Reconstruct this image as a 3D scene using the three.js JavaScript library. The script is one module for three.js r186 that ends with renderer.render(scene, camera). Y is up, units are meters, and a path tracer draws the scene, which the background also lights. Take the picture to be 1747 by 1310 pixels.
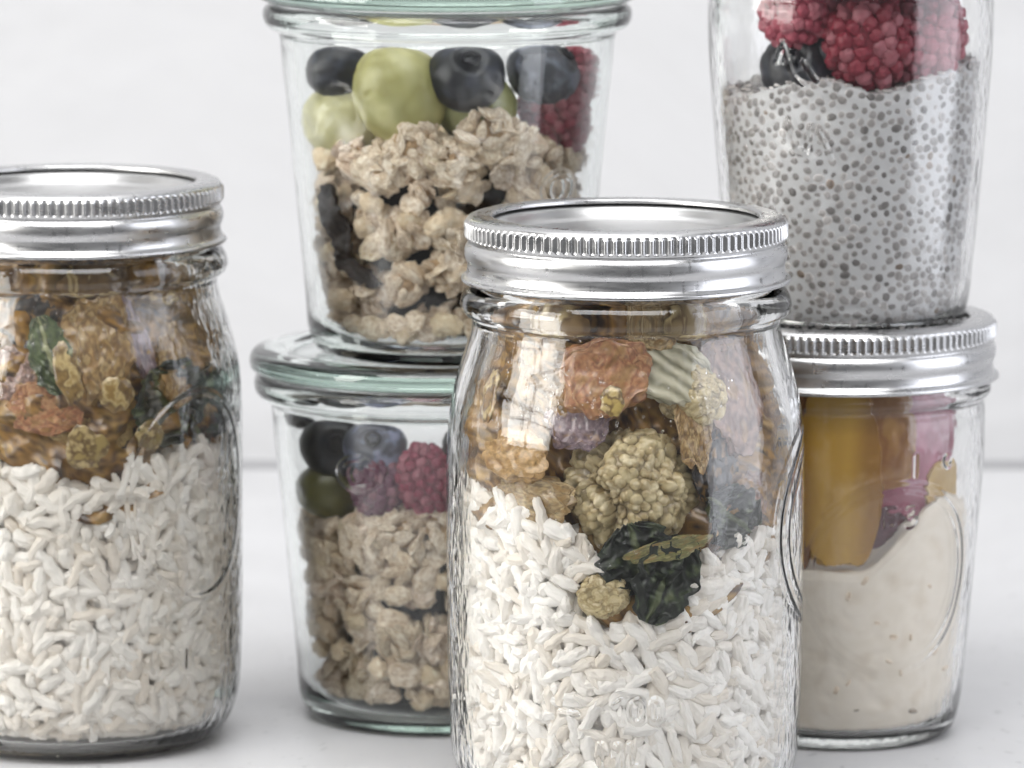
import * as THREE from 'three';
import { mergeGeometries, mergeVertices } from 'three/addons/utils/BufferGeometryUtils.js';
import { ImprovedNoise } from 'three/addons/math/ImprovedNoise.js';
import { RectAreaLightUniformsLib } from 'three/addons/lights/RectAreaLightUniformsLib.js';

// ------------------------------------------------------------------ camera, light, exposure
const MM = 0.001;
const scene = new THREE.Scene();
const camera = new THREE.PerspectiveCamera(7.995, 1024 / 768, 0.05, 20);
camera.position.set(0, 0.2743, 1.2109);
camera.rotation.set(-0.147, 0, 0);
camera.focus = 1.19;
camera.userData.fStop = 22;
scene.add(camera);

// the room's dim, even light
{
  const w = 16, h = 8, data = new Float32Array(w * h * 4);
  for (let i = 0; i < w * h; i++) data.set([0.16, 0.161, 0.165, 1], i * 4);
  const t = new THREE.DataTexture(data, w, h, THREE.RGBAFormat, THREE.FloatType);
  t.mapping = THREE.EquirectangularReflectionMapping; t.needsUpdate = true;
  scene.background = t; scene.environment = t;
}
RectAreaLightUniformsLib.init();
const lamp = (name, color, power, w, h, pos, target) => {
  const l = new THREE.RectAreaLight(color, power, w, h);
  l.name = name; l.position.set(...pos); l.lookAt(...target); scene.add(l);
};
// a tall window to the left (six panes with bars between), a pale window to the right, a soft light above
{
  const c = new THREE.Vector3(-1.38, 0.60, 0.47), look = new THREE.Vector3(0, 0.08, -0.1);
  const n = look.clone().sub(c).normalize(), right = new THREE.Vector3().crossVectors(new THREE.Vector3(0, 1, 0), n).normalize(), up = new THREE.Vector3().crossVectors(n, right);
  for (let i = 0; i < 2; i++) for (let j = 0; j < 3; j++) {
    const p = c.clone().addScaledVector(right, (i - 0.5) * 0.54).addScaledVector(up, (j - 1) * 0.36);
    const l = new THREE.RectAreaLight(0xfffdf8, 7.5, 0.50, 0.33);
    l.name = 'window_pane_light'; l.position.copy(p); l.lookAt(p.clone().add(n)); scene.add(l);
  }
}
lamp('window_light', 0xf4f7ff, 2.4, 1.3, 1.6, [1.55, 0.45, 0.35], [0, 0.1, -0.05]);
lamp('overhead_light', 0xffffff, 2.0, 1.6, 1.2, [-0.1, 1.7, -0.1], [0, 0, -0.12]);

lamp('added_fill_light', 0xffffff, 6.5, 1.8, 1.0, [-0.1, 1.7, 1.0], [0, 0.08, -0.05]);  // added unseen fill from above the front, to brighten the jar contents

const renderer = new THREE.WebGLRenderer({ antialias: true });
renderer.setSize(1024, 768);
renderer.toneMapping = THREE.LinearToneMapping;
renderer.toneMappingExposure = 1.36;
renderer.shadowMap.enabled = true;

// ------------------------------------------------------------------ helpers
let seed = 12345;
const rnd = () => { seed = (seed * 1664525 + 1013904223) >>> 0; return seed / 4294967296; };
const reseed = (s) => { seed = (s * 2654435761) >>> 0; rnd(); rnd(); };
const rr = (a, b) => a + (b - a) * rnd();
const perlin = new ImprovedNoise();
const noise = (x, y, z) => perlin.noise(x + 31.7, y + 17.3, z + 53.1);
const fbm = (x, y, z, o = 3) => { let s = 0, a = 1, f = 1; for (let i = 0; i < o; i++) { s += a * noise(x * f, y * f, z * f); a *= 0.5; f *= 2.03; } return s; };
const lerp = (a, b, t) => a + (b - a) * t;
const sstep = (a, b, x) => { const t = Math.min(1, Math.max(0, (x - a) / (b - a))); return t * t * (3 - 2 * t); };
const lin = (hex) => new THREE.Color(hex);            // sRGB hex -> linear
const used = {};
const numbered = (n) => { const k = used[n] = (used[n] ?? -1) + 1; return k ? `${n}_${String(k).padStart(3, '0')}` : n; };
const shadows = (m) => { m.castShadow = true; m.receiveShadow = true; return m; };
function tag(o, label, category, group, kind) {
  if (label) o.userData.label = label;
  if (category) o.userData.category = category;
  if (group) o.userData.group = group;
  if (kind) o.userData.kind = kind;
  return o;
}
function base(name, pos) { const g = new THREE.Group(); g.name = numbered(name); g.position.set(...pos.map((v) => v * MM)); scene.add(g); return g; }
function mesh(name, geo, mat, parent) { const m = shadows(new THREE.Mesh(geo, mat)); m.name = parent === scene ? numbered(name) : name; parent.add(m); return m; }

// a closed or open profile [r, y, fillet] in mm -> points with rounded corners
function rounded(pts, closed = false) {
  const out = [], n = pts.length;
  for (let i = 0; i < n; i++) {
    const p = pts[i], f = p[2] ?? 0, a = pts[(i + n - 1) % n], b = pts[(i + 1) % n];
    if (!f || (!closed && (i === 0 || i === n - 1))) { out.push([p[0], p[1]]); continue; }
    const la = Math.hypot(a[0] - p[0], a[1] - p[1]), lb = Math.hypot(b[0] - p[0], b[1] - p[1]), fa = Math.min(f, la * 0.49), fb = Math.min(f, lb * 0.49);
    const A = [p[0] + (a[0] - p[0]) * fa / la, p[1] + (a[1] - p[1]) * fa / la], B = [p[0] + (b[0] - p[0]) * fb / lb, p[1] + (b[1] - p[1]) * fb / lb];
    for (let k = 0; k <= 5; k++) { const t = k / 5, u = 1 - t; out.push([u * u * A[0] + 2 * u * t * p[0] + t * t * B[0], u * u * A[1] + 2 * u * t * p[1] + t * t * B[1]]); }
  }
  if (closed) out.push(out[0].slice());
  return out;
}
function smooth(pts, n) {   // a smooth curve through the points
  const c = new THREE.CatmullRomCurve3(pts.map((p) => new THREE.Vector3(p[0], p[1], 0)), false, 'centripetal');
  return c.getSpacedPoints(n).map((v) => [Math.max(0, v.x), v.y]);
}
// turned body; offset(theta, y, k) adds to the radius; vmap(k, n, y) gives v
function turned(profile, seg, { offset, vmap, uvInMetres } = {}) {
  const n = profile.length, pos = [], uv = [], idx = [];
  for (let i = 0; i <= seg; i++) {
    const u = i / seg, th = -Math.PI + u * 2 * Math.PI, s = Math.sin(th), c = Math.cos(th);
    for (let k = 0; k < n; k++) {
      const [r0, y] = profile[k], r = r0 > 1e-6 && offset ? r0 + offset(th, y, k) : r0;
      pos.push(r * s * MM, y * MM, r * c * MM);
      uv.push(u, vmap ? vmap(k, n, y) : k / (n - 1));
    }
  }
  for (let i = 0; i < seg; i++) for (let k = 0; k < n - 1; k++) { const a = i * n + k, b = a + n, c = b + 1, d = a + 1; idx.push(a, b, d, c, d, b); }
  const g = new THREE.BufferGeometry();
  g.setAttribute('position', new THREE.Float32BufferAttribute(pos, 3));
  g.setAttribute('uv', new THREE.Float32BufferAttribute(uv, 2));
  g.setIndex(idx); g.computeVertexNormals();
  const N = g.attributes.normal;                               // one normal along the seam
  for (let k = 0; k < n; k++) { const a = k, b = seg * n + k; const x = N.getX(a) + N.getX(b), y = N.getY(a) + N.getY(b), z = N.getZ(a) + N.getZ(b), l = Math.hypot(x, y, z) || 1; N.setXYZ(a, x / l, y / l, z / l); N.setXYZ(b, x / l, y / l, z / l); }
  return g;
}
// noise-shaped lump (mm) with vertex colours; shape(dir) -> radius factor, paint(dir, bump) -> Color
function lump(rx, ry, rz, { detail = 16, s = 0, freq = 1.6, amp = 0.18, fine = 0.05, fineFreq = 6, shape, paint } = {}) {
  let g = new THREE.IcosahedronGeometry(1, detail); g.deleteAttribute('uv'); g.deleteAttribute('normal'); g = mergeVertices(g, 1e-5);
  const p = g.attributes.position, col = new Float32Array(p.count * 3), v = new THREE.Vector3();
  for (let i = 0; i < p.count; i++) {
    v.fromBufferAttribute(p, i).normalize();
    const b = amp * fbm(v.x * freq + s, v.y * freq + s * 0.7, v.z * freq - s, 2) + fine * fbm(v.x * fineFreq - s, v.y * fineFreq, v.z * fineFreq + s, 2);
    const f = (shape ? shape(v) : 1) * (1 + b);
    if (paint) { const c = paint(v, b); col.set([c.r, c.g, c.b], i * 3); }
    p.setXYZ(i, v.x * rx * f * MM, v.y * ry * f * MM, v.z * rz * f * MM);
  }
  if (paint) g.setAttribute('color', new THREE.BufferAttribute(col, 3));
  g.computeVertexNormals();
  return g;
}
const mottled = (colors, s, f = 2.4) => { const P = mixPaint(colors, s, f), o = new THREE.Color(), dk = lin('#3a2614'), oc = lin('#8d6a34'); return (v) => { const n = fbm(v.x * 9 + s, v.y * 9, v.z * 9 - s, 3), m = noise(v.x * 17, v.y * 17 + s, v.z * 17); return o.copy(P(v)).multiplyScalar(0.9 + 0.5 * n).lerp(oc, 0.65 * sstep(0.05, 0.55, fbm(v.x * 3 - s, v.y * 3 + s, v.z * 3, 2))).lerp(dk, 0.4 * sstep(0.28, 0.55, n * 0.6 + m * 0.5)); }; };
const mixPaint = (colors, s, f = 2.2) => { const C = colors.map(lin), o = new THREE.Color(); return (v) => { const t = (fbm(v.x * f + s, v.y * f - s, v.z * f + 2 * s, 3) * 0.75 + 0.5) * (C.length - 1), k = Math.max(0, Math.min(C.length - 2, Math.floor(t))); return o.copy(C[k]).lerp(C[k + 1], Math.min(1, Math.max(0, t - k))); }; };
// keep what lies in a jar inside its inner wall: whatever would poke through is pressed flat on the glass
function press(geo, at, jar, gap = 0.25, relief = 0) {
  const p = geo.attributes.position;
  for (let i = 0; i < p.count; i++) {
    const x = p.getX(i) / MM + at.x, y = p.getY(i) / MM + at.y, z = p.getZ(i) / MM + at.z, yy = Math.max(jar.floor + 0.3, Math.min(y, jar.ceil ?? 1e3)), r = Math.hypot(x, z), m = jar.rIn(yy) - gap - (relief ? Math.max(0, relief * (0.35 + fbm(x / 4.2, y / 4.2, z / 4.2, 2))) : 0);
    const k = r > m ? m / r : 1;
    p.setXYZ(i, (x * k - at.x) * MM, (yy - at.y) * MM, (z * k - at.z) * MM);
  }
  geo.computeVertexNormals();
  return geo;
}
const polar = (deg, r, h) => new THREE.Vector3(Math.sin(deg * Math.PI / 180) * r, h, Math.cos(deg * Math.PI / 180) * r);
const turnedGeo = (g, x, y, z) => g.applyQuaternion(new THREE.Quaternion().setFromEuler(new THREE.Euler(x, y, z)));

function canvasTexture(w, h, draw, srgb = false) {
  const c = document.createElement('canvas'); c.width = w; c.height = h; draw(c.getContext('2d'), w, h);
  const t = new THREE.CanvasTexture(c); t.wrapS = THREE.RepeatWrapping; t.wrapT = THREE.ClampToEdgeWrapping; if (srgb) t.colorSpace = THREE.SRGBColorSpace; return t;
}
function dataTexture(w, h, f, srgb = false) {
  const d = new Uint8Array(w * h * 4);
  for (let y = 0; y < h; y++) for (let x = 0; x < w; x++) { const v = f(x / w, y / h); const a = Array.isArray(v) ? v : [v, v, v]; for (let k = 0; k < 3; k++) d[(y * w + x) * 4 + k] = Math.max(0, Math.min(255, a[k] * 255)); d[(y * w + x) * 4 + 3] = 255; }
  const t = new THREE.DataTexture(d, w, h); t.wrapS = t.wrapT = THREE.RepeatWrapping; t.magFilter = THREE.LinearFilter; if (srgb) t.colorSpace = THREE.SRGBColorSpace; t.needsUpdate = true; return t;
}

// ------------------------------------------------------------------ the setting: wall and table
{
  const wallBump = dataTexture(512, 512, (u, v) => { const a = u * 2 * Math.PI, b = v * 2 * Math.PI; return 0.5 + 0.28 * fbm(Math.cos(a) * 1.6, Math.sin(a) * 1.6 + Math.cos(b) * 1.6, Math.sin(b) * 1.6, 5); });
  wallBump.repeat.set(4, 3);
  const wall = mesh('wall', new THREE.BoxGeometry(2.4, 1.6, 0.05), new THREE.MeshStandardMaterial({ color: new THREE.Color().setRGB(0.43, 0.43, 0.438), roughness: 0.85, bumpMap: wallBump, bumpScale: 0.0025 }), scene);
  wall.position.set(0, 0.5, -0.475 - 0.025); tag(wall, 'plain white plaster wall behind the jars', null, null, 'structure');
  const shadowStrip = mesh('shadow_line_strip', new THREE.BoxGeometry(2.4, 0.006, 0.003), new THREE.MeshStandardMaterial({ color: new THREE.Color().setRGB(0.30, 0.30, 0.31), roughness: 0.8 }), scene);  // grey strip paints the shadow line where table meets wall
  shadowStrip.position.set(0, -0.0022, -0.4735); tag(shadowStrip, 'thin grey strip painting the shadow line between wall and table top', null, null, 'structure');
  const top = dataTexture(1024, 1024, (u, v) => {
    const a = u * 2 * Math.PI, b = v * 2 * Math.PI, n = fbm(Math.cos(a) * 2, Math.sin(a) * 2 + Math.cos(b) * 2, Math.sin(b) * 2, 4), sp = fbm(Math.cos(a) * 22, Math.sin(a) * 22 + Math.cos(b) * 22, Math.sin(b) * 22, 2);
    const t = 0.90 + 0.025 * n - 0.12 * sstep(0.55, 0.85, sp); return [t, t, t * 1.003];
  }, true);
  top.repeat.set(3, 2);
  const shape = new THREE.Shape(); shape.moveTo(-0.55, 0); shape.lineTo(0.55, 0); shape.lineTo(0.55, 0.66); shape.lineTo(-0.55, 0.66); shape.closePath();
  const g = new THREE.ExtrudeGeometry(shape, { depth: 0.022, bevelEnabled: true, bevelThickness: 0.003, bevelSize: 0.003, bevelSegments: 3 });
  g.rotateX(Math.PI / 2);
  const table = mesh('table_top', g, new THREE.MeshStandardMaterial({ color: new THREE.Color().setRGB(0.53, 0.53, 0.537), roughness: 0.42, map: top }), scene);
  table.position.set(0, -0.003, -0.462); tag(table, 'pale grey painted table top under the jars', null, null, 'structure');
}

// ------------------------------------------------------------------ jars
// bump relief for glass: uneven thickness everywhere plus raised marks drawn by emboss(ctx, X, Y) with X(deg), Y(mm)
function relief(H, circ, emboss, rough) {
  const W = 2048, T = 1024, cv = document.createElement('canvas'); cv.width = W; cv.height = T;
  const c = cv.getContext('2d'); c.fillStyle = '#000'; c.fillRect(0, 0, W, T);
  c.strokeStyle = c.fillStyle = '#fff'; c.lineCap = 'round'; c.lineJoin = 'round';
  emboss(c, (deg) => (deg / 360 + 0.5) * W, (mm) => (1 - mm / H * 0.9) * T, W / circ, T * 0.9 / H);
  const px = c.getImageData(0, 0, W, T).data; let a = new Float32Array(W * T), b = new Float32Array(W * T);
  for (let i = 0; i < W * T; i++) a[i] = px[i * 4] / 255;
  for (let pass = 0; pass < 2; pass++) for (const [dx, dy] of [[1, 0], [0, 1]]) {      // soften the mould's edges
    for (let y = 0; y < T; y++) for (let x = 0; x < W; x++) { let t = 0; for (let k = -3; k <= 3; k++) { const X = Math.min(W - 1, Math.max(0, x + k * dx)), Y = Math.min(T - 1, Math.max(0, y + k * dy)); t += a[Y * W + X]; } b[y * W + x] = t / 7; }
    [a, b] = [b, a];
  }
  const R = circ / (2 * Math.PI), d = new Uint8Array(W * T * 4);
  for (let y = 0; y < T; y++) for (let x = 0; x < W; x++) {
    const v = 1 - y / T, th = x / W * 2 * Math.PI, h = Math.min(1, v / 0.9) * H, C = Math.cos(th) * R, S = Math.sin(th) * R;
    const n = v > 0.92 ? 0.25 : 0.25 + 0.085 * fbm(C / 14, S / 14, h / 22, 2) + rough(th - Math.PI, h) * 0.085 * fbm(C / 2.2, S / 2.2, h / 4, 2) + 0.62 * a[y * W + x];
    const q = Math.max(0, Math.min(255, n * 255)), i = ((T - 1 - y) * W + x) * 4; d[i] = d[i + 1] = d[i + 2] = q; d[i + 3] = 255;
  }
  const t = new THREE.DataTexture(d, W, T); t.wrapS = THREE.RepeatWrapping; t.wrapT = THREE.ClampToEdgeWrapping; t.magFilter = THREE.LinearFilter; t.needsUpdate = true; return t;
}
const glassMat = (bump, scale, tint, dist) => new THREE.MeshPhysicalMaterial({ color: 0xffffff, roughness: 0.0, metalness: 0, transmission: 1, thickness: 3 * MM, ior: 1.46, attenuationColor: lin(tint), attenuationDistance: dist, bumpMap: bump, bumpScale: scale });
function glassBody(outer, inner, H, seg = 256) {
  const a = smooth(outer, 150), b = smooth(inner, 110), n = a.length;
  const prof = [...a, ...b];
  return turned(prof, seg, { vmap: (k, _n, y) => k < n ? 0.9 * Math.max(0, Math.min(1, y / H)) : 0.96 });
}
const radiusAt = (inner) => (h) => {    // inner radius at height h, from a list that runs from the rim down
  if (h >= inner[0][1]) return inner[0][0];
  for (let i = 1; i < inner.length; i++) if (h >= inner[i][1]) { const a = inner[i - 1], b = inner[i], t = (h - b[1]) / (a[1] - b[1] || 1); return b[0] + (a[0] - b[0]) * t; }
  return inner[inner.length - 1][0];
};

// -- screw band and lid disc (shared), heights from the band's lower edge
const metalBump = dataTexture(16, 512, (u, v) => 0.5 + 0.5 * noise(3.1, v * 160, 7.7));
const wear = dataTexture(512, 128, (u, v) => { const a = u * 2 * Math.PI; return 0.62 + 0.22 * fbm(Math.cos(a) * 6, Math.sin(a) * 6, v * 60, 3) + 0.12 * fbm(Math.cos(a) * 2, Math.sin(a) * 2, v * 5, 2) - 0.2 * sstep(0.35, 0.6, noise(Math.cos(a) * 40, Math.sin(a) * 40, v * 9)); });
const bandMat = new THREE.MeshPhysicalMaterial({ color: new THREE.Color().setRGB(0.52, 0.52, 0.525), metalness: 1, roughness: 0.5, roughnessMap: wear, bumpMap: wear, bumpScale: 0.00004 });
const discMat = new THREE.MeshPhysicalMaterial({ color: new THREE.Color().setRGB(0.55, 0.55, 0.55), metalness: 1, roughness: 0.32 });
const bandGeo = (() => {
  const prof = rounded([[35.2, 0.9, 0.2], [36.0, 0.0, 0.5], [36.7, 0.35, 0.5], [36.6, 1.1, 0.4], [35.6, 1.6, 0.6], [35.3, 2.6, 0.6], [35.2, 4.2, 0.8], [35.7, 5.0, 0.7], [36.0, 6.6, 0.9], [35.6, 8.2, 0.8], [34.9, 8.9, 0.5],
    [35.5, 9.5, 0.35], [35.65, 10.2, 0.3], [35.65, 13.3, 0.3], [35.3, 14.3, 0.8], [33.6, 15.0, 0.8], [30.4, 15.0, 0.5], [29.6, 14.7, 0.3], [29.5, 13.9, 0.2], [30.0, 14.1, 0.2], [33.2, 14.2, 0.5], [34.6, 13.2, 0.5], [34.4, 9, 0.5], [34.8, 6.6, 0.5], [34.5, 3, 0.5]], true);
  const fine = [];
  for (let i = 0; i < prof.length - 1; i++) { const a = prof[i], b = prof[i + 1], m = Math.max(1, Math.ceil(Math.hypot(b[0] - a[0], b[1] - a[1]) / 0.5)); for (let k = 0; k < m; k++) fine.push([lerp(a[0], b[0], k / m), lerp(a[1], b[1], k / m)]); }
  fine.push(fine[0].slice());
  return turned(fine, 112 * 8, { offset: (th, y, k) => { const [r] = fine[k]; if (r < 34.9) return 0; const w = sstep(9.7, 10.4, y) * (1 - sstep(12.9, 13.9, y)); const s = Math.sin(th * 112); return 0.34 * w * Math.tanh(2.2 * s) + 0.10 * noise(Math.cos(th) * 4, Math.sin(th) * 4, y * 0.25); } });
})();
const discGeo = turned(rounded([[0, 10.9], [22.5, 10.9, 1], [23.8, 10.3, 0.8], [26.0, 10.2, 0.9], [27.6, 11.2, 0.8], [28.9, 13.0, 0.6], [30.0, 13.5, 0.4], [33.6, 13.55, 0.3], [33.6, 13.1, 0.2], [29.6, 13.0, 0.4], [28.2, 11.0, 0.6], [25.8, 9.7, 0.6], [23.4, 9.8, 0.6], [22.3, 10.4, 0.6], [0, 10.4]]).reverse(), 180);

function masonLid(parent, h) {
  const g = new THREE.Group(); g.name = 'screw_lid'; g.position.y = h * MM; g.rotation.y = rr(0, 6); parent.add(g);
  mesh('screw_band', bandGeo, bandMat, g); mesh('lid_disc', discGeo, discMat, g);
}

// -- pint jar with rounded shoulders
const PINT = (() => {
  const inner = [[30.6, 131], [30.4, 117], [30.5, 109], [32.0, 103], [34.4, 96], [36.2, 88.5], [36.9, 80], [36.8, 24], [36.3, 12], [34.4, 6.2], [30.5, 3.8], [16, 3.3], [0, 3.3]];
  const outer = [[0, 0.9], [22, 0.9], [26, 0.2], [29, 0], [32.4, 0.9], [36.2, 4.4], [38.6, 11], [39.5, 24], [39.9, 50], [39.9, 80], [39.3, 89], [37.5, 97.5], [35.6, 103.5], [34.4, 108.2], [34.6, 110.4], [36.2, 111.4], [36.9, 113], [36.6, 114.8], [35.6, 116.6], [33.6, 117.7], [33.2, 130], [32.4, 131.6], [31.2, 131.6]];
  return { outer, inner, H: 132, band: 118.2, floor: 3.3, rIn: radiusAt(inner), geo: glassBody(outer, inner, 132) };
})();
function pintJar(pos, label, emboss, rough) {
  const g = base('mason_jar', pos);
  tag(g, label, 'glass jar');
  mesh('jar_glass', PINT.geo, glassMat(relief(132, 250, emboss, rough), 0.0016, '#eef0ea', 0.05), g);
  masonLid(g, PINT.band);
  return { ...PINT, g, pos: new THREE.Vector3(...pos) };
}
const FRONT = pintJar([25.3, 0, 0], 'clear jar of rice and curried cauliflower with silver lid, in front of the others', (c, X, Y, sx, sy) => {
  c.font = 'bold 58px sans-serif'; c.textAlign = 'center'; c.lineWidth = 7;
  c.fillText('100', X(3), Y(26)); c.fillText('ML', X(-3), Y(16));
  c.beginPath(); c.moveTo(X(-22), Y(28)); c.lineTo(X(-16), Y(28)); c.stroke();
  for (const s of [1]) { c.lineWidth = 9; c.beginPath(); c.ellipse(X(96 * s), Y(64), 26 * sx, 22 * sy, 0, 0, 7); c.stroke(); c.lineWidth = 5; c.beginPath(); c.ellipse(X(96 * s), Y(64), 22 * sx, 18 * sy, 0, 0, 7); c.stroke(); }
}, (a, h) => 0.2 + (1.0 * sstep(-0.9, -1.3, a) + 0.5 * sstep(0.8, 1.3, a)) * sstep(84, 74, h));
const LEFT = pintJar([-103.7, 0, -71.3], 'clear jar of rice, kale and brown curry, silver lid, cut by the picture edge', (c, X, Y, sx, sy) => {
  c.lineWidth = 8; for (const d of [8, 20, 32, 46]) { c.beginPath(); c.moveTo(X(d), Y(22)); c.lineTo(X(d), Y(26)); c.stroke(); }
  c.lineWidth = 9; c.beginPath(); c.ellipse(X(52), Y(62), 20 * sx, 24 * sy, 0, 0, 7); c.stroke();
}, (a) => 0.3 + 0.8 * sstep(0.8, 1.3, a));

// -- short tapered jar with a screw lid
const HALF = (() => {
  const inner = [[30.6, 98.5], [30.4, 86], [30.9, 79], [30.9, 66], [29.6, 47], [27.6, 22], [26.3, 10], [24.6, 5.0], [21.5, 3.4], [0, 3.2]];
  const outer = [[0, 0.8], [20, 0.8], [22, 0.2], [24.4, 0.1], [26.6, 1.8], [28.0, 6], [29.6, 20], [31.9, 47], [33.3, 66], [33.5, 78], [33.3, 81], [34.6, 82.2], [34.9, 83.4], [34.3, 84.6], [33.2, 85.6], [33.1, 98], [32.4, 99.2], [31.4, 99.2]];
  return { outer, inner, H: 100, band: 85.6, floor: 3.3, rIn: radiusAt(inner), geo: glassBody(outer, inner, 100) };
})();
function halfJar(pos, label, emboss) {
  const g = base('mason_jar', pos); tag(g, label, 'glass jar');
  mesh('jar_glass', HALF.geo, glassMat(relief(100, 205, emboss, () => 0.3), 0.0016, '#eef1ee', 0.05), g);
  masonLid(g, HALF.band);
  return { ...HALF, g, pos: new THREE.Vector3(...pos) };
}
const medallion = (deg, h, R) => (c, X, Y, sx, sy) => {
  c.save(); c.strokeStyle = 'rgb(105,105,105)'; c.lineWidth = 8; c.beginPath(); c.ellipse(X(deg), Y(h), R * sx, R * sy, 0, 0, 7); c.stroke();
  c.lineWidth = 4; c.beginPath(); c.ellipse(X(deg), Y(h), (R - 2.2) * sx, (R - 2.2) * sy, 0, 0, 7); c.stroke(); c.restore();
};
const LOWER = halfJar([78.6, 0, -77.5], 'clear tapered jar of cream porridge and fruit slices, standing under the chia jar', (c, X, Y, sx, sy) => {
  medallion(20, 42, 23)(c, X, Y, sx, sy);
  c.font = 'bold 66px sans-serif'; c.textAlign = 'center'; c.fillText('E', X(16), Y(54)); c.fillText('3', X(26), Y(54)); c.lineWidth = 8; c.beginPath(); c.moveTo(X(27), Y(71)); c.lineTo(X(27), Y(66)); c.stroke(); c.beginPath(); c.arc(X(44), Y(69), 12, 0.5, 4); c.stroke();
});
const CHIA = halfJar([79.5, 96.6, -77.5], 'clear tapered jar of grey chia pudding and berries, stacked on the porridge jar', (c, X, Y, sx, sy) => {
  c.lineWidth = 10;
  const z = (pts) => { c.beginPath(); pts.forEach(([d, h], i) => (i ? c.lineTo(X(d), Y(h)) : c.moveTo(X(d), Y(h)))); c.stroke(); };
  z([[-34, 66], [-31, 70], [-27, 63], [-23, 61]]); z([[-22, 66], [-17, 62]]); z([[-30, 52], [-26, 46], [-22, 45], [-19, 51]]); z([[-16, 50], [-11, 44]]);
});

// -- flared jar with a loose glass lid
const WECK = (() => {
  const inner = [[38.8, 83.2], [37.6, 80], [37.2, 76], [34.9, 50], [31.6, 15], [30.4, 7], [27.5, 3.9], [14, 3.2], [0, 3.2]];
  const outer = [[0, 1.4], [24, 1.2], [26.5, 0.1], [29, 0.1], [31.6, 1.3], [33.4, 5], [34.3, 15], [37.5, 50], [39.6, 71], [40.0, 75.5], [40.6, 77.2], [43.0, 78.3], [44.0, 80.2], [43.8, 82.6], [42.4, 83.6], [40.4, 83.7]];
  return { outer, inner, H: 84, floor: 3.2, ceil: 82.2, rIn: radiusAt(inner), geo: glassBody(outer, inner, 84) };
})();
const lidGeo = turned(rounded([[0, 82.8], [35.0, 82.8, 1], [36.2, 84.3, 0.6], [43.2, 84.3, 0.6], [45.0, 85.0, 0.8], [45.3, 87.4, 1.2], [44.2, 89.4, 1.2], [41, 90.2, 1], [36.4, 90.0, 0.8], [34.8, 88.6, 0.8], [0, 88.6]]), 256);
const weckMat = (emboss) => glassMat(relief(84, 240, emboss, () => 0.2), 0.0010, '#cfe2d8', 0.05);
const weckLidMat = new THREE.MeshPhysicalMaterial({ color: 0xffffff, roughness: 0, transmission: 1, thickness: 5 * MM, ior: 1.5, attenuationColor: lin('#c4dcd0'), attenuationDistance: 0.09 });
function weckJar(pos, label, emboss) {
  const g = base('flared_jar', pos); tag(g, label, 'glass jar');
  mesh('jar_glass', WECK.geo, weckMat(emboss), g); mesh('glass_lid', lidGeo, weckLidMat, g);
  return { ...WECK, g, pos: new THREE.Vector3(...pos) };
}
const badge = (deg, h) => (c, X, Y, sx, sy) => { c.lineWidth = 6; c.beginPath(); c.ellipse(X(deg), Y(h), 5.5 * sx, 4.2 * sy, 0.2, 0, 7); c.stroke(); c.beginPath(); c.ellipse(X(deg), Y(h), 2.2 * sx, 2.6 * sy, 0, 0, 7); c.stroke(); c.beginPath(); c.moveTo(X(deg) - 30, Y(h) - 18); c.quadraticCurveTo(X(deg), Y(h) - 48, X(deg) + 34, Y(h) - 20); c.stroke(); };
const WLOW = weckJar([-18.0, 0, -98.2], 'lower of two stacked glass-lidded flared jars of granola, standing on the table', badge(-28, 64));
const WTOP = weckJar([-15.4, 88.7, -98.2], 'upper of two stacked glass-lidded flared jars, full of granola, grapes and blueberries', badge(46, 42));

// ------------------------------------------------------------------ things inside the jars
const wet = (o = {}) => new THREE.MeshPhysicalMaterial({ vertexColors: true, roughness: 0.42, clearcoat: 0.5, clearcoatRoughness: 0.18, ...o });
const dry = (o = {}) => new THREE.MeshStandardMaterial({ vertexColors: true, roughness: 0.85, ...o });
const wetMat = wet({ roughness: 0.45, clearcoat: 0.4, clearcoatRoughness: 0.18 }), softMat = wet({ clearcoat: 0.2, roughness: 0.6 }), dryMat = dry();
function place(name, jar, at, geo, mat, label, category, group, relief = 0.45, layer = 0) {
  press(geo, at, jar, 0.25 + 0.55 * layer, relief);
  const m = mesh(name, geo, mat, scene);
  m.position.copy(at).add(jar.pos).multiplyScalar(MM);
  return tag(m, label, category, group);
}

// ---- cooked rice: one uncountable mass of grains
function grainGeo(s, len, r) {
  const g = lump(len / 2, r, r * 0.8, { detail: 11, s, amp: 0.17, freq: 1.6, fine: 0.015, fineFreq: 4, shape: (v) => Math.pow(1 / Math.pow(Math.abs(v.x) ** 3 + Math.hypot(v.y, v.z) ** 3, 1 / 3), 0.85) });
  const p = g.attributes.position, bend = rr(-0.05, 0.09), cut = rnd() < 0.35, flat = rr(0.75, 1);
  for (let i = 0; i < p.count; i++) {
    let x = p.getX(i) / MM, y = p.getY(i) / MM, z = p.getZ(i) / MM;
    if (cut && x > len * 0.33) x = len * 0.33 + (x - len * 0.33) * 0.25;
    y = y * flat + bend * x * x + 0.35 * noise(x * 0.5 + s, s, 3); z += 0.3 * noise(x * 0.6, s * 2, 1);
    p.setXYZ(i, x * MM, y * MM, z * MM);
  }
  g.computeVertexNormals();
  return g;
}
reseed(7);
const grains = [0, 1, 2, 3, 4, 5, 6, 7, 8, 9].map((i) => grainGeo(i * 3.1, [8.4, 9.4, 6.8, 8.0, 5.0, 9.0, 3.8, 7.2, 8.6, 6.0][i], [1.52, 1.4, 1.7, 1.55, 1.6, 1.42, 1.5, 1.8, 1.38, 1.5][i]));
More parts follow.
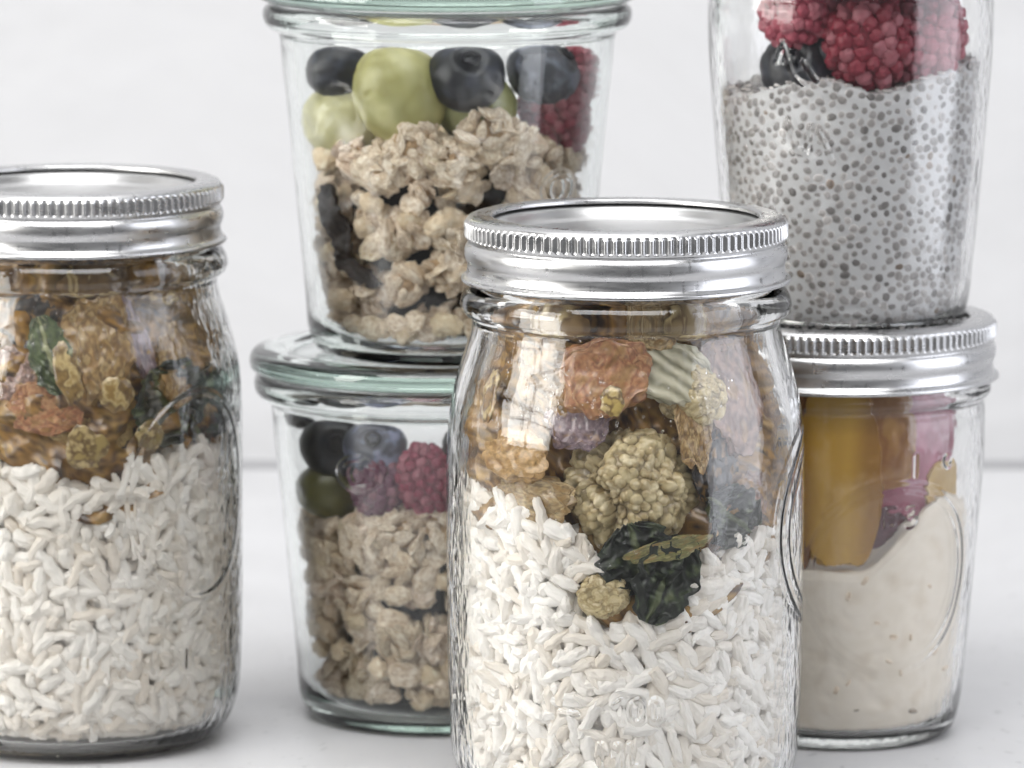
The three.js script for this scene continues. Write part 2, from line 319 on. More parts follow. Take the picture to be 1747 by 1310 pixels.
const riceMat = new THREE.MeshPhysicalMaterial({ color: 0xffffff, roughness: 0.9, transmission: 0.12, thickness: 0, clearcoat: 0.45, clearcoatRoughness: 0.22 });
function scatterMass(parent, name, geos, mat, list) {   // list of {g, m, c}
  geos.forEach((geo, k) => {
    const mine = list.filter((e) => e.g === k); if (!mine.length) return;
    const im = new THREE.InstancedMesh(geo, mat, mine.length); im.name = name; shadows(im);
    mine.forEach((e, i) => { im.setMatrixAt(i, e.m); im.setColorAt(i, e.c); });
    im.userData.kind = 'stuff'; parent.add(im);
  });
}
function rice(jar, label, top, count, tint, keepOut = []) {
  const g = base('cooked_rice', jar.pos.toArray()); tag(g, label, 'rice', null, 'stuff');
  // the packed inside, behind the grains that show
  const prof = []; for (let k = 0; k <= 40; k++) prof.push(k / 40);
  const seg = 96, pos = [], idx = [], rows = 34;
  for (let i = 0; i <= seg; i++) for (let k = 0; k <= rows + 12; k++) {
    const a = i / seg * 2 * Math.PI;
    let r, h;
    if (k <= rows) { const t = top(a, 30) - 5; h = lerp(jar.floor + 1, t, k / rows); r = jar.rIn(h) - 5.5; if (k < 3) r -= (3 - k) * 2; } else { const f = 1 - (k - rows) / 12; r = f * (jar.rIn(70) - 5.5); h = top(a, r) - 5; }
    r = Math.max(0, r + (r > 3 ? 1.1 * fbm(Math.cos(a) * 6, Math.sin(a) * 6, h / 5, 2) : 0));
    pos.push(r * Math.sin(a) * MM, h * MM, r * Math.cos(a) * MM);
  }
  const n = rows + 13;
  for (let i = 0; i < seg; i++) for (let k = 0; k < n - 1; k++) { const A = i * n + k, B = A + n; idx.push(A, B, A + 1, B + 1, A + 1, B); }
  const cg = new THREE.BufferGeometry(); cg.setAttribute('position', new THREE.Float32BufferAttribute(pos, 3)); cg.setIndex(idx); cg.computeVertexNormals();
  const core = mesh('shaded_rice_core', cg, new THREE.MeshStandardMaterial({ color: lin('#cdbb9c'), roughness: 0.8 }), g); core.userData.kind = 'stuff';  // darker, warmer core paints the shade in gaps between grains
  const list = [], cells = new Map(), C = lin(tint[0]), D = lin(tint[1]);
  const v = new THREE.Vector3(), q = new THREE.Quaternion(), ax = new THREE.Vector3(), X = new THREE.Vector3(1, 0, 0);
  let tries = 0;
  while (list.length < count && tries++ < count * 14) {
    const a = rr(-Math.PI, Math.PI), depth = rnd() ** 1.5 * 7, onTop = rnd() < 0.22;
    let r, h;
    if (onTop) { r = Math.sqrt(rnd()) * 36; h = top(a, r) - rr(-0.5, 3); } else { h = lerp(jar.floor + 1.3, top(a, 35), rnd()); r = jar.rIn(h) - 1.5 - depth; }
    if (h > top(a, r) + 0.5) continue;
    v.set(r * Math.sin(a), h, r * Math.cos(a));
    if (keepOut.some(([p, d]) => p.distanceTo(v) < d)) continue;
    const cc = [0, 1, 2].map((k) => Math.floor(v.getComponent(k) / 2.65)); let near = false;
    for (let x = -1; x <= 1 && !near; x++) for (let y = -1; y <= 1 && !near; y++) for (let z = -1; z <= 1 && !near; z++) for (const o of cells.get(`${cc[0] + x},${cc[1] + y},${cc[2] + z}`) ?? []) if (o.distanceTo(v) < 2.65) { near = true; break; }
    if (near) continue; const kk = cc.join(); if (!cells.has(kk)) cells.set(kk, []); cells.get(kk).push(v.clone());
    const phi = rr(0, Math.PI) , rad = (rnd() + rnd() + rnd() - 1.5) * 0.45;
    ax.set(Math.cos(a) * Math.cos(phi), Math.sin(phi), -Math.sin(a) * Math.cos(phi)).addScaledVector(new THREE.Vector3(Math.sin(a), 0, Math.cos(a)), rad).normalize();
    q.setFromUnitVectors(X, ax).multiply(new THREE.Quaternion().setFromAxisAngle(X, rr(0, 6.28)));
    const sc = rr(0.98, 1.26);
    let ex = 0; for (const s of [-3.9, 0, 3.9]) { const e = v.clone().addScaledVector(ax, s * sc); ex = Math.max(ex, Math.hypot(e.x, e.z) + 1.6 * sc - jar.rIn(Math.max(jar.floor + 0.5, e.y - 1.2)) + 0.1); if (e.y < jar.floor + 2) v.y += jar.floor + 2 - e.y; }
    if (ex > 0) { const rn = Math.hypot(v.x, v.z), k = (rn - ex) / rn; v.x *= k; v.z *= k; }
    const m = new THREE.Matrix4().compose(v.clone().multiplyScalar(MM), q.clone(), new THREE.Vector3(sc, sc, sc));
    list.push({ g: Math.floor(rnd() * grains.length), m, c: C.clone().lerp(D, rnd() ** 2) });
  }
  scatterMass(g, 'rice_grains', grains, riceMat, list);
}
reseed(21);
// surface of the rice: angle a from the front towards +x, distance r from the axis
const bumpTop = (a, r, s) => 2.2 * fbm(Math.sin(a) * r / 9 + s, Math.cos(a) * r / 9, s, 2);
const frontTop = (a, r) => { const x = Math.sin(a) * r; const side = lerp(72, 64, sstep(-20, 24, x)); return side - 21 * Math.exp(-(((x - 3) / 13) ** 2)) * (0.5 + 0.5 * sstep(-10, 20, Math.cos(a) * r)) + bumpTop(a, r, 3); };
rice(FRONT, 'white cooked rice filling the lower half of the front jar', frontTop, 5200, ['#fcf9f4', '#ece3d6'], [[polar(-9, 33, 53.5), 7.4], [polar(10, 36, 60), 6.5], [polar(4, 36, 63), 6.5]]);
const leftTop = (a, r) => { const x = Math.sin(a) * r; return 69 + 1.5 * sstep(5, 25, x) - 7 * Math.exp(-(((x - 6) / 8) ** 2)) + bumpTop(a, r, 9); };
rice(LEFT, 'cream white cooked rice filling the lower half of the jar cut by the picture edge', leftTop, 5200, ['#fcf8f1', '#ece2d4']);

// ---- curry: dark sauce inside, sauce smeared on the glass, vegetable pieces
function sauceBody(jar, label, lo, hi, colors, s, hollows = []) {
  const seg = 160, rows = 70, cap = 10, pos = [], idx = [], col = [], paint = mixPaint(colors, s, 9), d = new THREE.Vector3();
  for (let i = 0; i <= seg; i++) for (let k = 0; k <= rows + cap; k++) {
    const a = i / seg * 2 * Math.PI; let r, h;
    if (k <= rows) { h = lerp(lo(a, 28), hi, k / rows); r = jar.rIn(h) - 3.4; } else { const f = 1 - (k - rows) / cap; h = hi + 1.5 * (1 - f); r = f * (jar.rIn(hi) - 6.2); }
    if (r > 2) r = Math.min(jar.rIn(h) - 0.5 - 0.3 * Math.max(0, noise(Math.cos(a) * 20, Math.sin(a) * 20, h / 3)), r + 4.2 * fbm(Math.cos(a) * 3.6 + s, Math.sin(a) * 3.6, h / 9, 3));
    for (const [deg, hh, w, deep] of hollows) { const da = Math.atan2(Math.sin(a - deg * Math.PI / 180), Math.cos(a - deg * Math.PI / 180)) * 35; r -= deep * Math.exp(-(((da / w) ** 2 + ((h - hh) / w) ** 2) ** 2)); }
    d.set(Math.sin(a) * 0.9, h / 40, Math.cos(a) * 0.9); const c = paint(d); col.push(c.r, c.g, c.b);
    pos.push(r * Math.sin(a) * MM, h * MM, r * Math.cos(a) * MM);
  }
  const n = rows + cap + 1;
  for (let i = 0; i < seg; i++) for (let k = 0; k < n - 1; k++) { const A = i * n + k, B = A + n; idx.push(A, B, A + 1, B + 1, A + 1, B); }
  const g = new THREE.BufferGeometry(); g.setAttribute('position', new THREE.Float32BufferAttribute(pos, 3)); g.setAttribute('color', new THREE.Float32BufferAttribute(col, 3)); g.setIndex(idx); g.computeVertexNormals();
  const m = mesh('curry_sauce', g, wetMat, scene); m.position.copy(jar.pos).multiplyScalar(MM);
  return tag(m, label, 'curry sauce', null, 'stuff');
}
// a film of sauce lying on the inside of the glass
function film(jar, deg, h, w, ht, s, rot = 0, thick = 1.1) {
  const R = 14, A = 56, pos = [], idx = [];
  for (const side of [0, 1]) for (let k = 0; k <= R; k++) for (let i = 0; i <= A; i++) {
    const f = i / A * 2 * Math.PI, o = 1 + 0.24 * fbm(Math.cos(f) * 1.5 + s, Math.sin(f) * 1.5 - s, s, 3), q = k / R;
    let u = q * o * Math.cos(f) * w, v = q * o * Math.sin(f) * ht; const c = Math.cos(rot), sn = Math.sin(rot), uu = u * c - v * sn, vv = u * sn + v * c;
    const hh = h + vv, e = 1 - q * q, bump = 0.35 * fbm(uu / 2.5 + s, vv / 2.5, s, 2), rad = jar.rIn(hh) - 0.15 - (side ? thick * (0.25 + e) + bump + 0.3 : (1 - e) ** 3 * thick * 0.6 + Math.max(0, 0.25 * bump));
    const th = deg * Math.PI / 180 + uu / jar.rIn(hh);
    pos.push(rad * Math.sin(th) * MM, hh * MM, rad * Math.cos(th) * MM);
  }
  const n = A + 1, off = (R + 1) * n;
  for (let sd = 0; sd < 2; sd++) for (let k = 0; k < R; k++) for (let i = 0; i < A; i++) { const a = sd * off + k * n + i, b = a + 1, c = a + n, d = c + 1; if (sd) idx.push(a, b, c, b, d, c); else idx.push(a, c, b, b, c, d); }
  for (let i = 0; i < A; i++) { const a = R * n + i, b = a + 1, c = off + a, d = c + 1; idx.push(a, c, b, b, c, d); }
  const g = new THREE.BufferGeometry(); g.setAttribute('position', new THREE.Float32BufferAttribute(pos, 3)); g.setIndex(idx); g.computeVertexNormals();
  return g;
}
const filmMat = new THREE.MeshPhysicalMaterial({ vertexColors: true, roughness: 0.3, clearcoat: 0.4, clearcoatRoughness: 0.1 });
function films(jar, label, list) {
  const all = list.map(([deg, h, w, ht, s, color, rot, thick]) => { const g = film(jar, deg, h, w, ht, s, rot, thick), n = g.attributes.position.count, col = new Float32Array(n * 3), P = mixPaint([color, color, '#5e4422', '#c2ac78', color], s, 330), v = new THREE.Vector3(); for (let i = 0; i < n; i++) { const c = P(v.fromBufferAttribute(g.attributes.position, i).multiplyScalar(1)); col.set([c.r, c.g, c.b], i * 3); } g.setAttribute('color', new THREE.BufferAttribute(col, 3)); return g; });
  const m = mesh('sauce_smears', mergeGeometries(all), filmMat, scene); m.position.copy(jar.pos).multiplyScalar(MM);
  return tag(m, label, 'sauce smears', null, 'stuff');
}
// cauliflower: knobbly florets built of many small buds on a lump
function floretGeo(r, s, colors, squash = 0.8, domes = 13, buds = 170) {
  const pick = (n, jit) => Array.from({ length: n }, (_, i) => { const y = 1 - 2 * (i + 0.5) / n, ph = i * 2.399963 + s, q = Math.sqrt(1 - y * y); return [new THREE.Vector3(q * Math.cos(ph) + rr(-jit, jit), y + rr(-jit, jit), q * Math.sin(ph) + rr(-jit, jit)).normalize(), rr(0.8, 1.25)]; });
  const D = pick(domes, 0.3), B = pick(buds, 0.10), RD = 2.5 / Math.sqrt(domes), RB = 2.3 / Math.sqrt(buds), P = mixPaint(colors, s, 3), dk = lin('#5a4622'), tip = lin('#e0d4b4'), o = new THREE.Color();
  const hump = (list, R, v) => { let m = 0; for (const [p, k] of list) { const d = p.distanceTo(v) / (R * k); if (d < 1) m = Math.max(m, k * Math.sqrt(1 - d * d)); } return m; };
  let hd = 0, hb = 0;
  return lump(r * 0.74, r * 0.72, r * 0.74 * squash, {
    detail: 84, s, amp: 0.12, freq: 1.6, fine: 0.015, fineFreq: 12,
    shape: (v) => { hd = hump(D, RD, v); hb = hump(B, RB, v); return 0.76 + 0.32 * hd + 0.08 * hb; },
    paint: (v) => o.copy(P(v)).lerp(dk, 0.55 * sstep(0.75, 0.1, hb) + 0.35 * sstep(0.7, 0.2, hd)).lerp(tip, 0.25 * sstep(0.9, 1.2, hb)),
  });
}
// crumpled leaf sheet with thickness
function leafGeo(w, l, s, colors, curl = 0.5, thick = 0.5) {
  const U = 30, V = 40, pos = [], col = [], idx = [], P = mixPaint(colors, s, 2.6), d = new THREE.Vector3();
  for (const side of [0, 1]) for (let j = 0; j <= V; j++) for (let i = 0; i <= U; i++) {
    const u = i / U * 2 - 1, v = j / V * 2 - 1, wide = Math.sqrt(Math.max(0, 1 - v * v * 0.9)) * (1 + 0.25 * noise(v * 5 + s, Math.sign(u) * 3, s));
    let x = u * w * wide, y = v * l, z = curl * w * u * u + 0.3 * w * Math.abs(u) * noise(u * 3.5 + s, v * 4.5, s * 2) + 0.18 * w * noise(u * 6, v * 6 + s, s) + 0.25 * l * noise(s, v * 1.6, 1) - (side ? thick * (1 + 2 * Math.exp(-u * u * 90)) : 0) + 0.5 * Math.exp(-u * u * 120);
    pos.push(x * MM, y * MM, z * MM); d.set(u, v, side * 0.1);
    const c = P(d).clone(); if (Math.abs(u) < 0.08) c.lerp(lin(colors[colors.length - 1]), 0.8); col.push(c.r, c.g, c.b);
  }
  const n = U + 1, off = n * (V + 1);
  for (let sd = 0; sd < 2; sd++) for (let j = 0; j < V; j++) for (let i = 0; i < U; i++) { const a = sd * off + j * n + i, b = a + 1, c = a + n, e = c + 1; if (sd) idx.push(a, c, b, b, c, e); else idx.push(a, b, c, b, e, c); }
  const rim = []; for (let i = 0; i < U; i++) rim.push([i, i + 1], [V * n + i + 1, V * n + i]); for (let j = 0; j < V; j++) rim.push([(j + 1) * n, j * n], [j * n + U, (j + 1) * n + U]);
  for (const [a, b] of rim) idx.push(a, a + off, b, b, a + off, b + off);
  const g = new THREE.BufferGeometry(); g.setAttribute('position', new THREE.Float32BufferAttribute(pos, 3)); g.setAttribute('color', new THREE.Float32BufferAttribute(col, 3)); g.setIndex(idx); g.computeVertexNormals(); return g;
}
const COL = {
  ochre: ['#8a6a3e', '#a88a58', '#74552f', '#b59b6c', '#937448'], potato: ['#937a50', '#ae9669', '#7a6038', '#b8a277', '#8d7046'], carrot: ['#96623e', '#b08058', '#8a5436', '#b78d64', '#a56e4a'], pink: ['#7d5f56', '#98796c', '#644a42', '#a58a7a'],
  onion: ['#b9b29a', '#8f8a70', '#d0c9b0', '#a39c80'], kale: ['#12170f', '#1d2417', '#0c0f0a', '#2b3620', '#5a6340'], dark: ['#1c1512', '#2c211b', '#120e0c'], mauve: ['#6d5a62', '#8d7a80', '#54434a'],
  cauli: ['#b8a67c', '#c8b88e', '#a08c60', '#d8caa6'], brown: ['#2a1a0c', '#5a3c1c', '#a07838', '#4a3016', '#b08c4c', '#33200f'],
};
function chunk(jar, kind, label, category, deg, h, size, s, o = {}) {
  const { r = jar.rIn(h) - size[2] * 0.55, rot = [0, 0, 0], colors = COL[kind], name = 'vegetable_piece', mat = wetMat, group, ...more } = o;
  const at = polar(deg, r, h), paint = o.paint ?? (kind ? mottled(colors, s, o.pf ?? 2.4) : mixPaint(colors, s, o.pf ?? 2.2)), g = lump(size[0], size[1], size[2], { detail: 30, s, amp: 0.28, fine: 0.06, freq: 1.6, paint: (v) => paint(v), ...more });
  turnedGeo(g, ...rot); g.rotateY(deg * Math.PI / 180);
  return place(name, jar, at, g, mat, label, category, group, kind ? 0.5 : 0.15, o.layer ?? (jar.g.userData.layer = (jar.g.userData.layer ?? 0) + 1));
}
const squarish = (n = 4) => (v) => 1 / Math.pow(Math.abs(v.x) ** n + Math.abs(v.y) ** n + Math.abs(v.z) ** n, 1 / n) ;
// the front jar's curry
reseed(33);
sauceBody(FRONT, 'dark brown curry sauce between the vegetables of the front jar', (a, r) => frontTop(a, r) - 6, 124, COL.brown, 4, [[1, 76, 19, 10], [-10, 101, 11, 5], [17, 102, 10, 4], [45, 92, 15, 5], [-40, 80, 12, 4]]);
{
  const J = FRONT;
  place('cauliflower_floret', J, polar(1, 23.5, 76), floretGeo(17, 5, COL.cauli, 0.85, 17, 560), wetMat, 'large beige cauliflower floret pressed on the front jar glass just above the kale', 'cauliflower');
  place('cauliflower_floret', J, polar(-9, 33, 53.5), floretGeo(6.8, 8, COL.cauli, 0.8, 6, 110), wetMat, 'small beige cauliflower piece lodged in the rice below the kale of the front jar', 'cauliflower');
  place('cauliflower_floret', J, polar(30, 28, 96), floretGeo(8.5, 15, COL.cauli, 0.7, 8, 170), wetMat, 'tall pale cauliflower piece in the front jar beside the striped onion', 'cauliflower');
  chunk(J, 'ochre', 'flat ochre mushroom slice low on the left shoulder of the front jar', 'mushroom slice', -42, 83, [8.5, 5.5, 3], 12, { name: 'mushroom_slice', r: 35, layer: 0, colors: ['#a8824c', '#b8945e', '#976f3c'] });
  chunk(J, 'carrot', 'orange carrot chunk near the top of the front jar', 'carrot', -10, 101, [9.5, 8.5, 6.5], 3, { name: 'carrot_piece', shape: squarish(2.6), amp: 0.24, fine: 0.03, rot: [0, 0, 0.5] });
  chunk(J, 'potato', 'rounded pale vegetable piece under the lid of the front jar', 'vegetable piece', 12, 113, [6.5, 6.5, 5], 6);
  chunk(J, 'onion', 'striped translucent onion piece beside the orange carrot of the front jar', 'onion', 17, 102, [9.5, 6.5, 4], 9, { name: 'onion_piece', rot: [0, 0, -0.5], shape: squarish(3), paint: (() => { const a = lin('#7f7a62'), b = lin('#c2bca4'), o = new THREE.Color(); return (v) => o.copy(a).lerp(b, 0.5 + 0.5 * Math.sin(v.y * 16 + v.x * 2)); })() });
  chunk(J, 'potato', 'pale ochre potato lump above the rice on the left of the front jar', 'potato', -38, 74, [11, 5.5, 6], 18, { name: 'potato_piece' });
  chunk(J, 'pink', 'pinkish potato lump high on the right of the front jar', 'potato', 48, 96, [9, 13, 6], 21, { name: 'potato_piece' });
  chunk(J, 'pink', 'pink radish piece low on the right of the front jar just above the rice', 'radish', 54, 70, [8, 9, 5], 24, { name: 'radish_piece' });
  chunk(J, 'ochre', 'upright ochre bean under the shoulder of the front jar right of the floret', 'bean', 27, 90, [4.5, 9, 4.5], 27, { name: 'bean' });
  chunk(J, 'dark', 'black piece right of the large cauliflower floret in the front jar', 'dark_piece', 37, 79, [6, 9, 5], 30, { name: 'dark_lump', colors: COL.dark });  // near-black lump beside the floret
  chunk(J, 'ochre', 'brown lump high on the left shoulder of the front jar', 'vegetable piece', -36, 103, [9, 9, 5], 33, { colors: ['#8a6c48', '#a58a64', '#6e5034'] });
  chunk(J, 'mauve', 'mauve onion piece between carrot and mushroom slice of the front jar', 'onion', -21, 92, [8, 7, 5], 36, { name: 'onion_piece' });
  place('kale_leaf', J, polar(4, 34, 62), turnedGeo(leafGeo(9, 8, 4, COL.kale, 0.2), 0.2, 0.1, 0.3), softMat, 'dark green kale leaf tucked under the floret of the front jar', 'kale leaf');
  place('kale_leaf', J, polar(13, 34.5, 57), turnedGeo(leafGeo(7, 10, 9, COL.kale, 0.4), -0.2, 0.3, -0.4), softMat, 'dark kale leaf hanging into the rice of the front jar', 'kale leaf');
  place('kale_leaf', J, polar(40, 34, 70), turnedGeo(leafGeo(7, 7, 14, COL.kale, 0.3), 0, 0.6, 0.9), wetMat, 'black green kale scrap beside the pink radish of the front jar', 'kale leaf');
  chunk(J, 'ochre', 'olive kale stem lying across the dark kale of the front jar', 'kale stalk', 13, 64, [9, 2.4, 2.4], 40, { name: 'kale_stalk', colors: ['#8d8350', '#6d6c3c', '#a89c68'], rot: [0, 0, 0.2], r: 36.0, layer: 0 });
  films(J, 'thin brown sauce smears on the inside glass of the front jar', [[-30, 112, 7, 2.5, 1, '#7d6238'], [24, 112, 5, 3, 3, '#8a744a'], [-6, 96, 2.6, 3.2, 4, '#b29a58', 0.2, 0.6], [-58, 95, 2.5, 6, 5, '#8d6c3c', 0, 0.6]]);
}
// the left jar's curry (only its right half is in the picture)
reseed(44);
sauceBody(LEFT, 'dark brown curry sauce between the vegetables of the jar cut by the picture edge', (a, r) => leftTop(a, r) - 6, 124, COL.brown, 14);
{
  const J = LEFT;
  chunk(J, 'ochre', 'brown ochre cauliflower chunk beside the grey mauve onion strip of the cut-off jar', 'cauliflower', 16, 97, [8, 12, 6], 5, { name: 'cauliflower_piece' });
  chunk(J, 'ochre', 'upright ochre bean beside the kale in the jar cut by the picture edge', 'bean', 48, 92, [4.6, 9, 4], 7, { name: 'bean' });
  chunk(J, 'mauve', 'grey mauve onion strip in the jar cut by the picture edge', 'onion', 33, 98, [2.6, 11, 3], 9, { name: 'onion_strip', rot: [0, 0, 0.28] });
  chunk(J, 'dark', 'glossy black aubergine piece at the picture edge in the curry', 'aubergine', -16, 104, [7, 7, 5], 11, { name: 'aubergine_piece', colors: COL.dark });
  chunk(J, 'carrot', 'orange carrot piece above the rice in the jar cut by the picture edge', 'carrot', -6, 84, [9, 6, 5], 13, { name: 'carrot_piece' });
  chunk(J, 'pink', 'pinkish potato piece at the picture edge above the carrot', 'potato', -20, 91, [7, 6, 5], 15, { name: 'potato_piece' });
  chunk(J, 'ochre', 'yellow ochre lump just above the rice in the jar cut by the picture edge', 'vegetable piece', 13, 79, [10, 6, 4], 17, { colors: ['#a98f55', '#8f7440', '#c0a970'] });
  chunk(J, 'dark', 'black lump painting the dark gap between ochre lump and kale in the cut-off jar', 'dark_piece', 27, 79, [6, 7, 4], 19, { name: 'dark_lump', colors: COL.dark });  // black lump paints the shaded gap between the neighbouring pieces
  chunk(J, 'ochre', 'brown vegetable lump under the lid of the jar cut by the picture edge', 'vegetable piece', 24, 114, [9, 5, 4], 23, { colors: ['#6d532f', '#8b6c40', '#553c20'] });
  chunk(J, 'ochre', 'sandy brown lump left of the ochre cauliflower chunk in the cut-off jar', 'vegetable piece', 4, 104, [6, 7, 5], 25, { colors: ['#8a7048', '#a2875a', '#6f5634'] });
  place('kale_leaf', J, polar(44, 33, 84), turnedGeo(leafGeo(11, 9, 24, COL.kale, 0.3), 0, 0.8, 0.6), wetMat, 'dark green kale leaf against the right side of the jar cut by the picture edge', 'kale leaf');
  place('kale_leaf', J, polar(66, 33, 82), turnedGeo(leafGeo(8, 9, 27, COL.kale, 0.3), 0, 1.1, -0.4), wetMat, 'dark kale leaf curling round the jar side behind the ochre bean', 'kale leaf');
  place('kale_leaf', J, polar(-4, 34.5, 96), turnedGeo(leafGeo(5, 9, 29, ['#3c4a2a', '#55603a', '#2a331f', '#8b8c66'], 0.3), 0, 0, 0.35), wetMat, 'small green leaf with a pale stem under the black aubergine piece', 'kale leaf');
  films(J, 'yellow brown sauce smears on the inside glass of the jar cut by the picture edge', [[3, 92, 3, 7, 21, '#8f7440', 0.2, 0.7], [21, 87, 4, 4, 22, '#8d7038', 0, 0.7], [9, 75, 5, 5, 23, '#a08a52', 0, 0.7], [33, 77, 3.5, 3.5, 25, '#7d6a34', 0, 0.7], [12, 112, 8, 2.4, 26, '#6f5530'], [46, 108, 5, 3, 28, '#77603a']]);
}

// fine droplets of condensation on the inside of the glass
function droplets(jar, label, spots) {
  const geo = lump(1, 1, 0.5, { detail: 2, amp: 0.1 }), mat = new THREE.MeshPhysicalMaterial({ color: 0xffffff, roughness: 0.05, transmission: 1, thickness: 0.5 * MM, ior: 1.33 }), list = [];
  for (const [deg, h, w, ht, n] of spots) for (let i = 0; i < n; i++) { const a = (deg + (rnd() + rnd() - 1) * w) * Math.PI / 180, y = h + (rnd() + rnd() - 1) * ht, r = jar.rIn(y) - 0.05, q = new THREE.Quaternion().setFromAxisAngle(new THREE.Vector3(0, 1, 0), a), k = 0.08 + 0.25 * rnd() ** 3; list.push({ g: 0, m: new THREE.Matrix4().compose(new THREE.Vector3(Math.sin(a) * r, y, Math.cos(a) * r).multiplyScalar(MM), q, new THREE.Vector3(k, k * rr(0.9, 1.5), k)), c: new THREE.Color(1, 1, 1) }); }
  const g = base('water_droplets', jar.pos.toArray()); tag(g, label, 'droplets', null, 'stuff'); scatterMass(g, 'droplet_mist', [geo], mat, list);
}
reseed(50);
droplets(FRONT, 'fine water droplets inside the shoulder of the front jar', [[-32, 100, 26, 12, 160], [0, 92, 30, 9, 70], [-10, 62, 16, 7, 50], [34, 100, 14, 9, 50]]);
droplets(LEFT, 'fine water droplets inside the shoulder of the jar cut by the picture edge', [[8, 98, 30, 16, 120]]);

// ---- granola
reseed(55);
const OAT = ['#d8c5ac', '#eadcc8', '#bba182', '#f6ecdd', '#e1cfb8'];
function flakeGeo(s, w, l, t) {
  return lump(w, l, t, { detail: 5, s, amp: 0.22, freq: 1.2, fine: 0.05, fineFreq: 4, shape: (v) => 1 + 0.25 * v.x * v.x * Math.sign(v.z) * 0.6, paint: mixPaint(OAT, s, 1.8) });
}
function bendGeo(g, k) { const p = g.attributes.position; for (let i = 0; i < p.count; i++) { const x = p.getX(i) / MM; p.setZ(i, p.getZ(i) + k * x * x * MM); } g.computeVertexNormals(); return g; }
const flakes = [0, 1, 2, 3, 4].map((i) => bendGeo(flakeGeo(i * 2.7 + 1, rr(2.3, 3.0), rr(2.9, 3.9), rr(0.95, 1.35)), rr(-0.09, 0.14)));
function clusterGeo(size, s, n) {
  const parts = [lump(size * 0.62, size * 0.58, size * 0.6, { detail: 6, s, amp: 0.4, paint: mixPaint(['#a88a68', '#c0a482'], s) })];
  for (let i = 0; i < n; i++) {
    const y = 1 - 2 * (i + 0.5) / n, ph = i * 2.4, q = Math.sqrt(1 - y * y), d = new THREE.Vector3(q * Math.cos(ph), y, q * Math.sin(ph)), k = Math.floor(rnd() * 5);
    const nubby = rnd() < 0.35, g = nubby ? lump(rr(1.1, 1.9), rr(1.1, 2.2), rr(1.1, 1.7), { detail: 3, s: s + i, amp: 0.35, paint: mixPaint(OAT, s + i) }) : flakes[k].clone();
    const m = new THREE.Matrix4().compose(d.clone().multiplyScalar(size * rr(0.6, 0.85) * MM), new THREE.Quaternion().setFromEuler(new THREE.Euler(rr(0, 6), rr(0, 6), rr(0, 6))), new THREE.Vector3(1, 1, 1).multiplyScalar(rr(0.7, 1.1)));
    g.applyMatrix4(m); parts.push(g.index ? g.toNonIndexed() : g);
  }
  const g = mergeGeometries(parts.map((p) => p.index ? p.toNonIndexed() : p)); return g;
}
const clusters = [0, 1, 2, 3].map((i) => clusterGeo(4.8, 40 + i * 3, 15));
const nub = [0, 1].map((i) => lump(2.5, 3.3, 2.1, { detail: 7, s: 60 + i, amp: 0.26, paint: mixPaint(['#ead9c0', '#d9c3a4', '#f0e4d0'], i) }));
const oatGeos = [...flakes, ...clusters, ...nub];
const oatMat = dry({ roughness: 0.75 });
